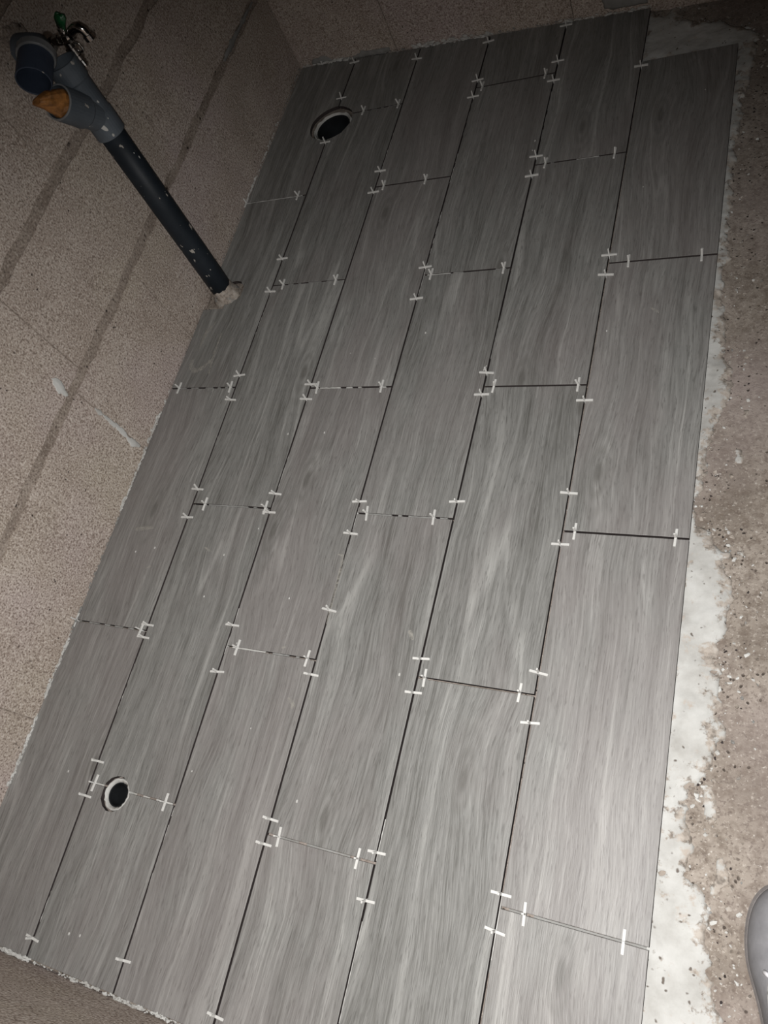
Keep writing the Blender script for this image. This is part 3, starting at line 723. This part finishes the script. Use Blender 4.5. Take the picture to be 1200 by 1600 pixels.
for A, B in zip(rings, rings[1:]):
    for k in range(18): bm.faces.new((A[k], A[(k + 1) % 18], B[(k + 1) % 18], B[k]))
bm.faces.new(rings[0][::-1]); bm.faces.new(rings[-1])
o = obj('paper_wad', bm, M_PAPER); o.location = wo
tag(o, 'orange brown folded paper wad stuffed into the open pipe branch', 'paper')

# ------------------------------------------------------------------ slate elbow stub out of the wall
ec = np.array([.25, .80, 3.23]); eo = np.array([.325, .49, 3.165])
w0 = np.array([UW - .06, .86, 3.25]); ea = (eo - ec) / np.linalg.norm(eo - ec); el = np.linalg.norm(eo - ec)
t2 = thing('wall_elbow', 'slate grey open pipe elbow coming out of the left wall below the tap', 'pipe', m(w0))
t2['label'] = 'short slate grey open pipe elbow coming out of the upper left wall'
def L2(p): return Vector(m(p)) - Vector(m(w0))
bm = bmesh.new()
ctrl = [w0, w0 + (.10, 0, 0), w0 + (.16, -.01, -.005), ec - ea * .03, ec + ea * .02]
tube(bm, [L2(p) for p in ctrl], [.15 * S] * 5, 28, True, False)
obj('elbow_bend', bm, M_GREYPIPE, t2, smooth=True)
bm = bmesh.new()
profile(bm, L2(ec - ea * .02), L2(eo), [(z * S, r * S) for z, r in [(0, .15), (0, .172), (.006, .176), (.07, .176), (.078, .170), (.078, .156)]], 32)
tag(obj('collar', bm, M_RIM, t2), label='brown-grey raised collar ring')
bm = bmesh.new()
profile(bm, L2(ec), L2(eo), [(z * S, r * S) for z, r in [(.0, .156), (el, .160), (el + .005, .158), (el + .006, .152), (el, .147), (.02, .145), (.02, .0005)]], 36, cap1=True)
obj('spigot', bm, M_BLUEPIPE, t2)
# broken edge of the wall opening above it
bm = bmesh.new()
patch('wall_breakout', [(.62, 3.14), (.70, 3.42), (.86, 3.5), (1.0, 3.45), (1.08, 3.36), (1.05, 3.22), (.95, 3.08), (.75, 3.05)], LW, M_JOINT, wl, cell=.02, thick=.03, jag=.04, taper=.05, seed=61); bm.free()

# ------------------------------------------------------------------ tap with green handle
f0 = on_x(77, 66, UW)
def TP(dx, dy, dz): return Vector((dx, dy, dz)) * S
t3 = thing('garden_tap', 'chrome wall tap with green lever and a second hose outlet, beside slate pipe elbow', 'tap', m(f0))
def lathe_x(bm, x0, prof, seg=22, off=(0, 0), **k):
    profile(bm, TP(x0, off[0], off[1]), TP(x0 + 1, off[0], off[1]), [(z * S, r * S) for z, r in prof], seg, **k)
bm = bmesh.new(); lathe_x(bm, 0, [(0, .095), (.012, .098), (.03, .085), (.042, .055), (.045, .03)], cap0=True, cap1=True); tag(obj('rosette', bm, M_CHROME, t3, smooth=True))
bm = bmesh.new(); lathe_x(bm, .03, [(0, .042), (.07, .042), (.072, .056), (.12, .056), (.122, .046), (.17, .048), (.19, .060), (.25, .060), (.27, .046), (.30, .036)], cap0=True, cap1=True); obj('body', bm, M_CHROME, t3)
bm = bmesh.new(); profile(bm, TP(.24, 0, .03), TP(.24, 0, 1), [(z * S, r * S) for z, r in [(0, .046), (.035, .046), (.036, .038), (.07, .036), (.075, .02), (.10, .018)]], 20, cap0=True, cap1=True); obj('bonnet', bm, M_CHROME, t3)
bm = bmesh.new(); sp = [TP(.29, 0, .0), TP(.34, .01, .035), TP(.39, .015, .05), TP(.43, .02, .042), TP(.455, .025, .01), TP(.46, .025, -.03), TP(.46, .025, -.06)]
tube(bm, sp, [.046 * S, .049 * S, .050 * S, .050 * S, .048 * S, .046 * S, .044 * S], 18); obj('spout', bm, M_CHROME, t3, smooth=True)
bm = bmesh.new(); profile(bm, TP(.46, .025, -.035), TP(.46, .025, -1), [(z * S, r * S) for z, r in [(0, .036), (.0, .056), (.05, .058), (.055, .05), (.055, .034), (.02, .03), (.02, .0005)]], 20, cap1=True); obj('outlet_nut', bm, M_CHROME, t3)
# butterfly lever
bm = bmesh.new()
out = [(-.035, .06), (-.04, .10), (-.075, .15), (-.085, .20), (-.05, .235), (-.01, .22), (.0, .195), (.025, .205), (.07, .19), (.09, .15), (.06, .11), (.045, .06)]
for sgn in (1, -1):
    pass
fr_ = [bm.verts.new(TP(.235 + x * .8 + (z - .05) * .62, -.016 + .03 * (z - .06), z)) for x, z in out]; bk_ = [bm.verts.new(TP(.235 + x * .8 + (z - .05) * .62, .018 + .03 * (z - .06), z)) for x, z in out]
bm.faces.new(fr_); bm.faces.new(bk_[::-1])
for k in range(len(out)): bm.faces.new((fr_[k], bk_[k], bk_[(k + 1) % len(out)], fr_[(k + 1) % len(out)]))
bmesh.ops.bevel(bm, geom=[e for e in bm.edges], offset=.006 * S, segments=2, affect='EDGES')
tag(obj('handle', bm, M_GREEN, t3, smooth=True), label='green enamelled butterfly lever')
# lower valve with hose barb
bm = bmesh.new(); profile(bm, TP(.20, 0, -.03), TP(.215, .0, -1.0), [(z * S, r * S) for z, r in [(0, .046), (.06, .046), (.062, .064), (.10, .064), (.102, .044), (.15, .042), (.152, .056), (.185, .056), (.187, .034)]], 20, cap0=True, cap1=True); v2 = obj('valve', bm, M_CHROME, t3)
bm = bmesh.new(); profile(bm, TP(.203, 0, -.21), TP(.218, 0, -1.0), [(z * S, r * S) for z, r in [(0, .036), (.02, .046), (.022, .036), (.045, .045), (.047, .035), (.07, .044), (.072, .033), (.09, .033), (.09, .02), (.05, .02), (.05, .0003)]], 18, cap0=True, cap1=True); obj('hose_barb', bm, M_CHROME, t3)
bm = bmesh.new(); cx = TP(.285, .0, -.115); rp = [cx + TP(.036 * math.cos(a), 0, .05 * math.sin(a)) for a in [2 * math.pi * k / 16 for k in range(17)]]
fr2 = []
for k, p in enumerate(rp):
    n = (p - cx).normalized(); fr2.append((p, n, Vector((0, 1, 0))))
tube(bm, rp, .012 * S, 8, False, False, fr=fr2); box(bm, TP(.25, 0, -.115), (.03 * S, .03 * S, .03 * S), bevel=.001); obj('valve_key', bm, M_CHROME, t3, smooth=True)

# ------------------------------------------------------------------ shoe at the right edge
toe = -4.62
t4 = thing('shoe', 'grey shoe with pale trim on bare screed, cut by the right edge', 'shoe', m((6.90, -5.3, ZF)))
so = Vector(m((6.90, -5.3, ZF)))
def sec(s):   # s 0 toe .. 1 heel -> centre x, half width, top height
    pts = [(0, 6.84, .03, .18), (.01, 6.84, .085, .21), (.03, 6.84, .145, .245), (.06, 6.84, .192, .275), (.12, 6.84, .243, .31), (.24, 6.845, .268, .36), (.36, 6.855, .262, .42), (.5, 6.90, .225, .50), (.65, 6.925, .195, .56), (.8, 6.94, .19, .58), (.93, 6.94, .175, .60), (1.0, 6.94, .09, .60)]
    acc = [0, 0, 0]; tot = 0; wd = .11 * min(1, s / .12) * min(1, (1 - s) / .1)
    for q in range(-6, 7):
        ss = min(1, max(0, s + wd * q / 6)); g = math.exp(-(q / 3.2) ** 2); tot += g
        for i in range(3): acc[i] += g * float(np.interp(ss, [p_[0] for p_ in pts], [p_[i + 1] for p_ in pts]))
    return [a_ / tot for a_ in acc]
NS = 34; LEN = 1.42
bm = bmesh.new(); rings = []
for k in range(NS + 1):
    s = (k / NS) ** 1.5; cx, hw, hh = sec(s); y = toe - LEN * s; ring = []
    for j in range(25):
        th = math.pi * j / 24
        xx = -math.copysign(abs(math.cos(th)) ** .75, math.cos(th)) * hw * (1.0 - .12 * math.sin(th))
        zz = .09 + (hh - .09) * math.sin(th) ** .8
        cr = .012 * math.sin(s * 70 + j * .5) * math.sin(th) * (1 if .22 < s < .5 else 0)
        ring.append(bm.verts.new(Vector(m((cx + xx, y, ZF + zz + cr))) - so))
    rings.append(ring)
for A, B in zip(rings, rings[1:]):
    for j in range(24): bm.faces.new((A[j], A[j + 1], B[j + 1], B[j]))
bm.faces.new(rings[0]); bm.faces.new(rings[-1][::-1])
obj('upper', bm, M_SHOE, t4, smooth=True)
bm = bmesh.new(); rings = []
for zz, gr in ((0.0, .0), (.03, .012), (.085, .014), (.11, .0)):
    L_ = []; R_ = []
    for k in range(NS + 1):
        s = (k / NS) ** 1.5; cx, hw, hh = sec(s); y = toe + gr - (LEN + 2 * gr) * s
        L_.append((cx - hw - gr, y)); R_.append((cx + hw + gr, y))
    rings.append([bm.verts.new(Vector(m((x, y, ZF + zz))) - so) for x, y in L_ + R_[::-1]])
for A, B in zip(rings, rings[1:]):
    n = len(A)
    for k in range(n): bm.faces.new((A[k], A[(k + 1) % n], B[(k + 1) % n], B[k]))
bm.faces.new(rings[0][::-1]); bm.faces.new(rings[-1])
obj('sole', bm, M_SOLE, t4)
# toe bumper
bm = bmesh.new(); pts = []
for k in range(15):
    a = math.pi * (.12 + .76 * k / 14); pts.append(Vector(m((6.84 + .15 * math.cos(a), toe - .06 + .075 * math.sin(a), ZF + .16))) - so)
tube(bm, pts, .022 * S, 8); tag(obj('toe_bumper', bm, M_TRIM, t4, smooth=True), label='white toe edge')
# throat: pale curved seam with a woven tongue inside
def surf(s, th):
    cx, hw, hh = sec(s)
    return Vector(m((cx - math.copysign(abs(math.cos(th)) ** .75, math.cos(th)) * hw * (1 - .12 * math.sin(th)), toe - LEN * s, ZF + .09 + (hh - .09) * math.sin(th) ** .8))) - so
bm = bmesh.new(); pts = []
for k in range(25):
    q = k / 24; a = math.pi * (q - .5)          # runs left side back -> front -> right side back
    s = .30 + .42 * (1 - math.cos(a)) ** .8; th = math.pi / 2 + math.sin(a) * 1.02
    pts.append(surf(s, th) + Vector((0, 0, .0015)))
tube(bm, pts, .02 * S, 8); tag(obj('throat_trim', bm, M_TRIM, t4, smooth=True), label='pale curved trim around the laces')
bm = bmesh.new(); V = []
for k in range(13):
    s = .325 + .40 * k / 12; row = []
    wdt = 1.0 * min(1, (1 - max(-1, 1 - ((s - .30) / .42) ** 1.25)) + .05)
    a = math.acos(max(-1, min(1, 1 - ((s - .30) / .42) ** 1.25))); wdt = abs(math.sin(a)) * .98
    for j in range(11): row.append(bm.verts.new(surf(s, math.pi / 2 + wdt * (j / 5 - 1)) + Vector((0, 0, .0022))))
    V.append(row)
for A, B in zip(V, V[1:]):
    for j in range(10): bm.faces.new((A[j], A[j + 1], B[j + 1], B[j]))
obj('tongue', bm, M_LACE, t4, smooth=True)
for k in range(5):
    s = .37 + .07 * k; bm = bmesh.new()
    tube(bm, [surf(s + .01 * math.sin(j), math.pi / 2 + (j / 6 - 1) * .75) + Vector((0, 0, .004)) for j in range(13)], .014 * S, 8)
    obj('lace', bm, M_TRIM, t4, smooth=True)
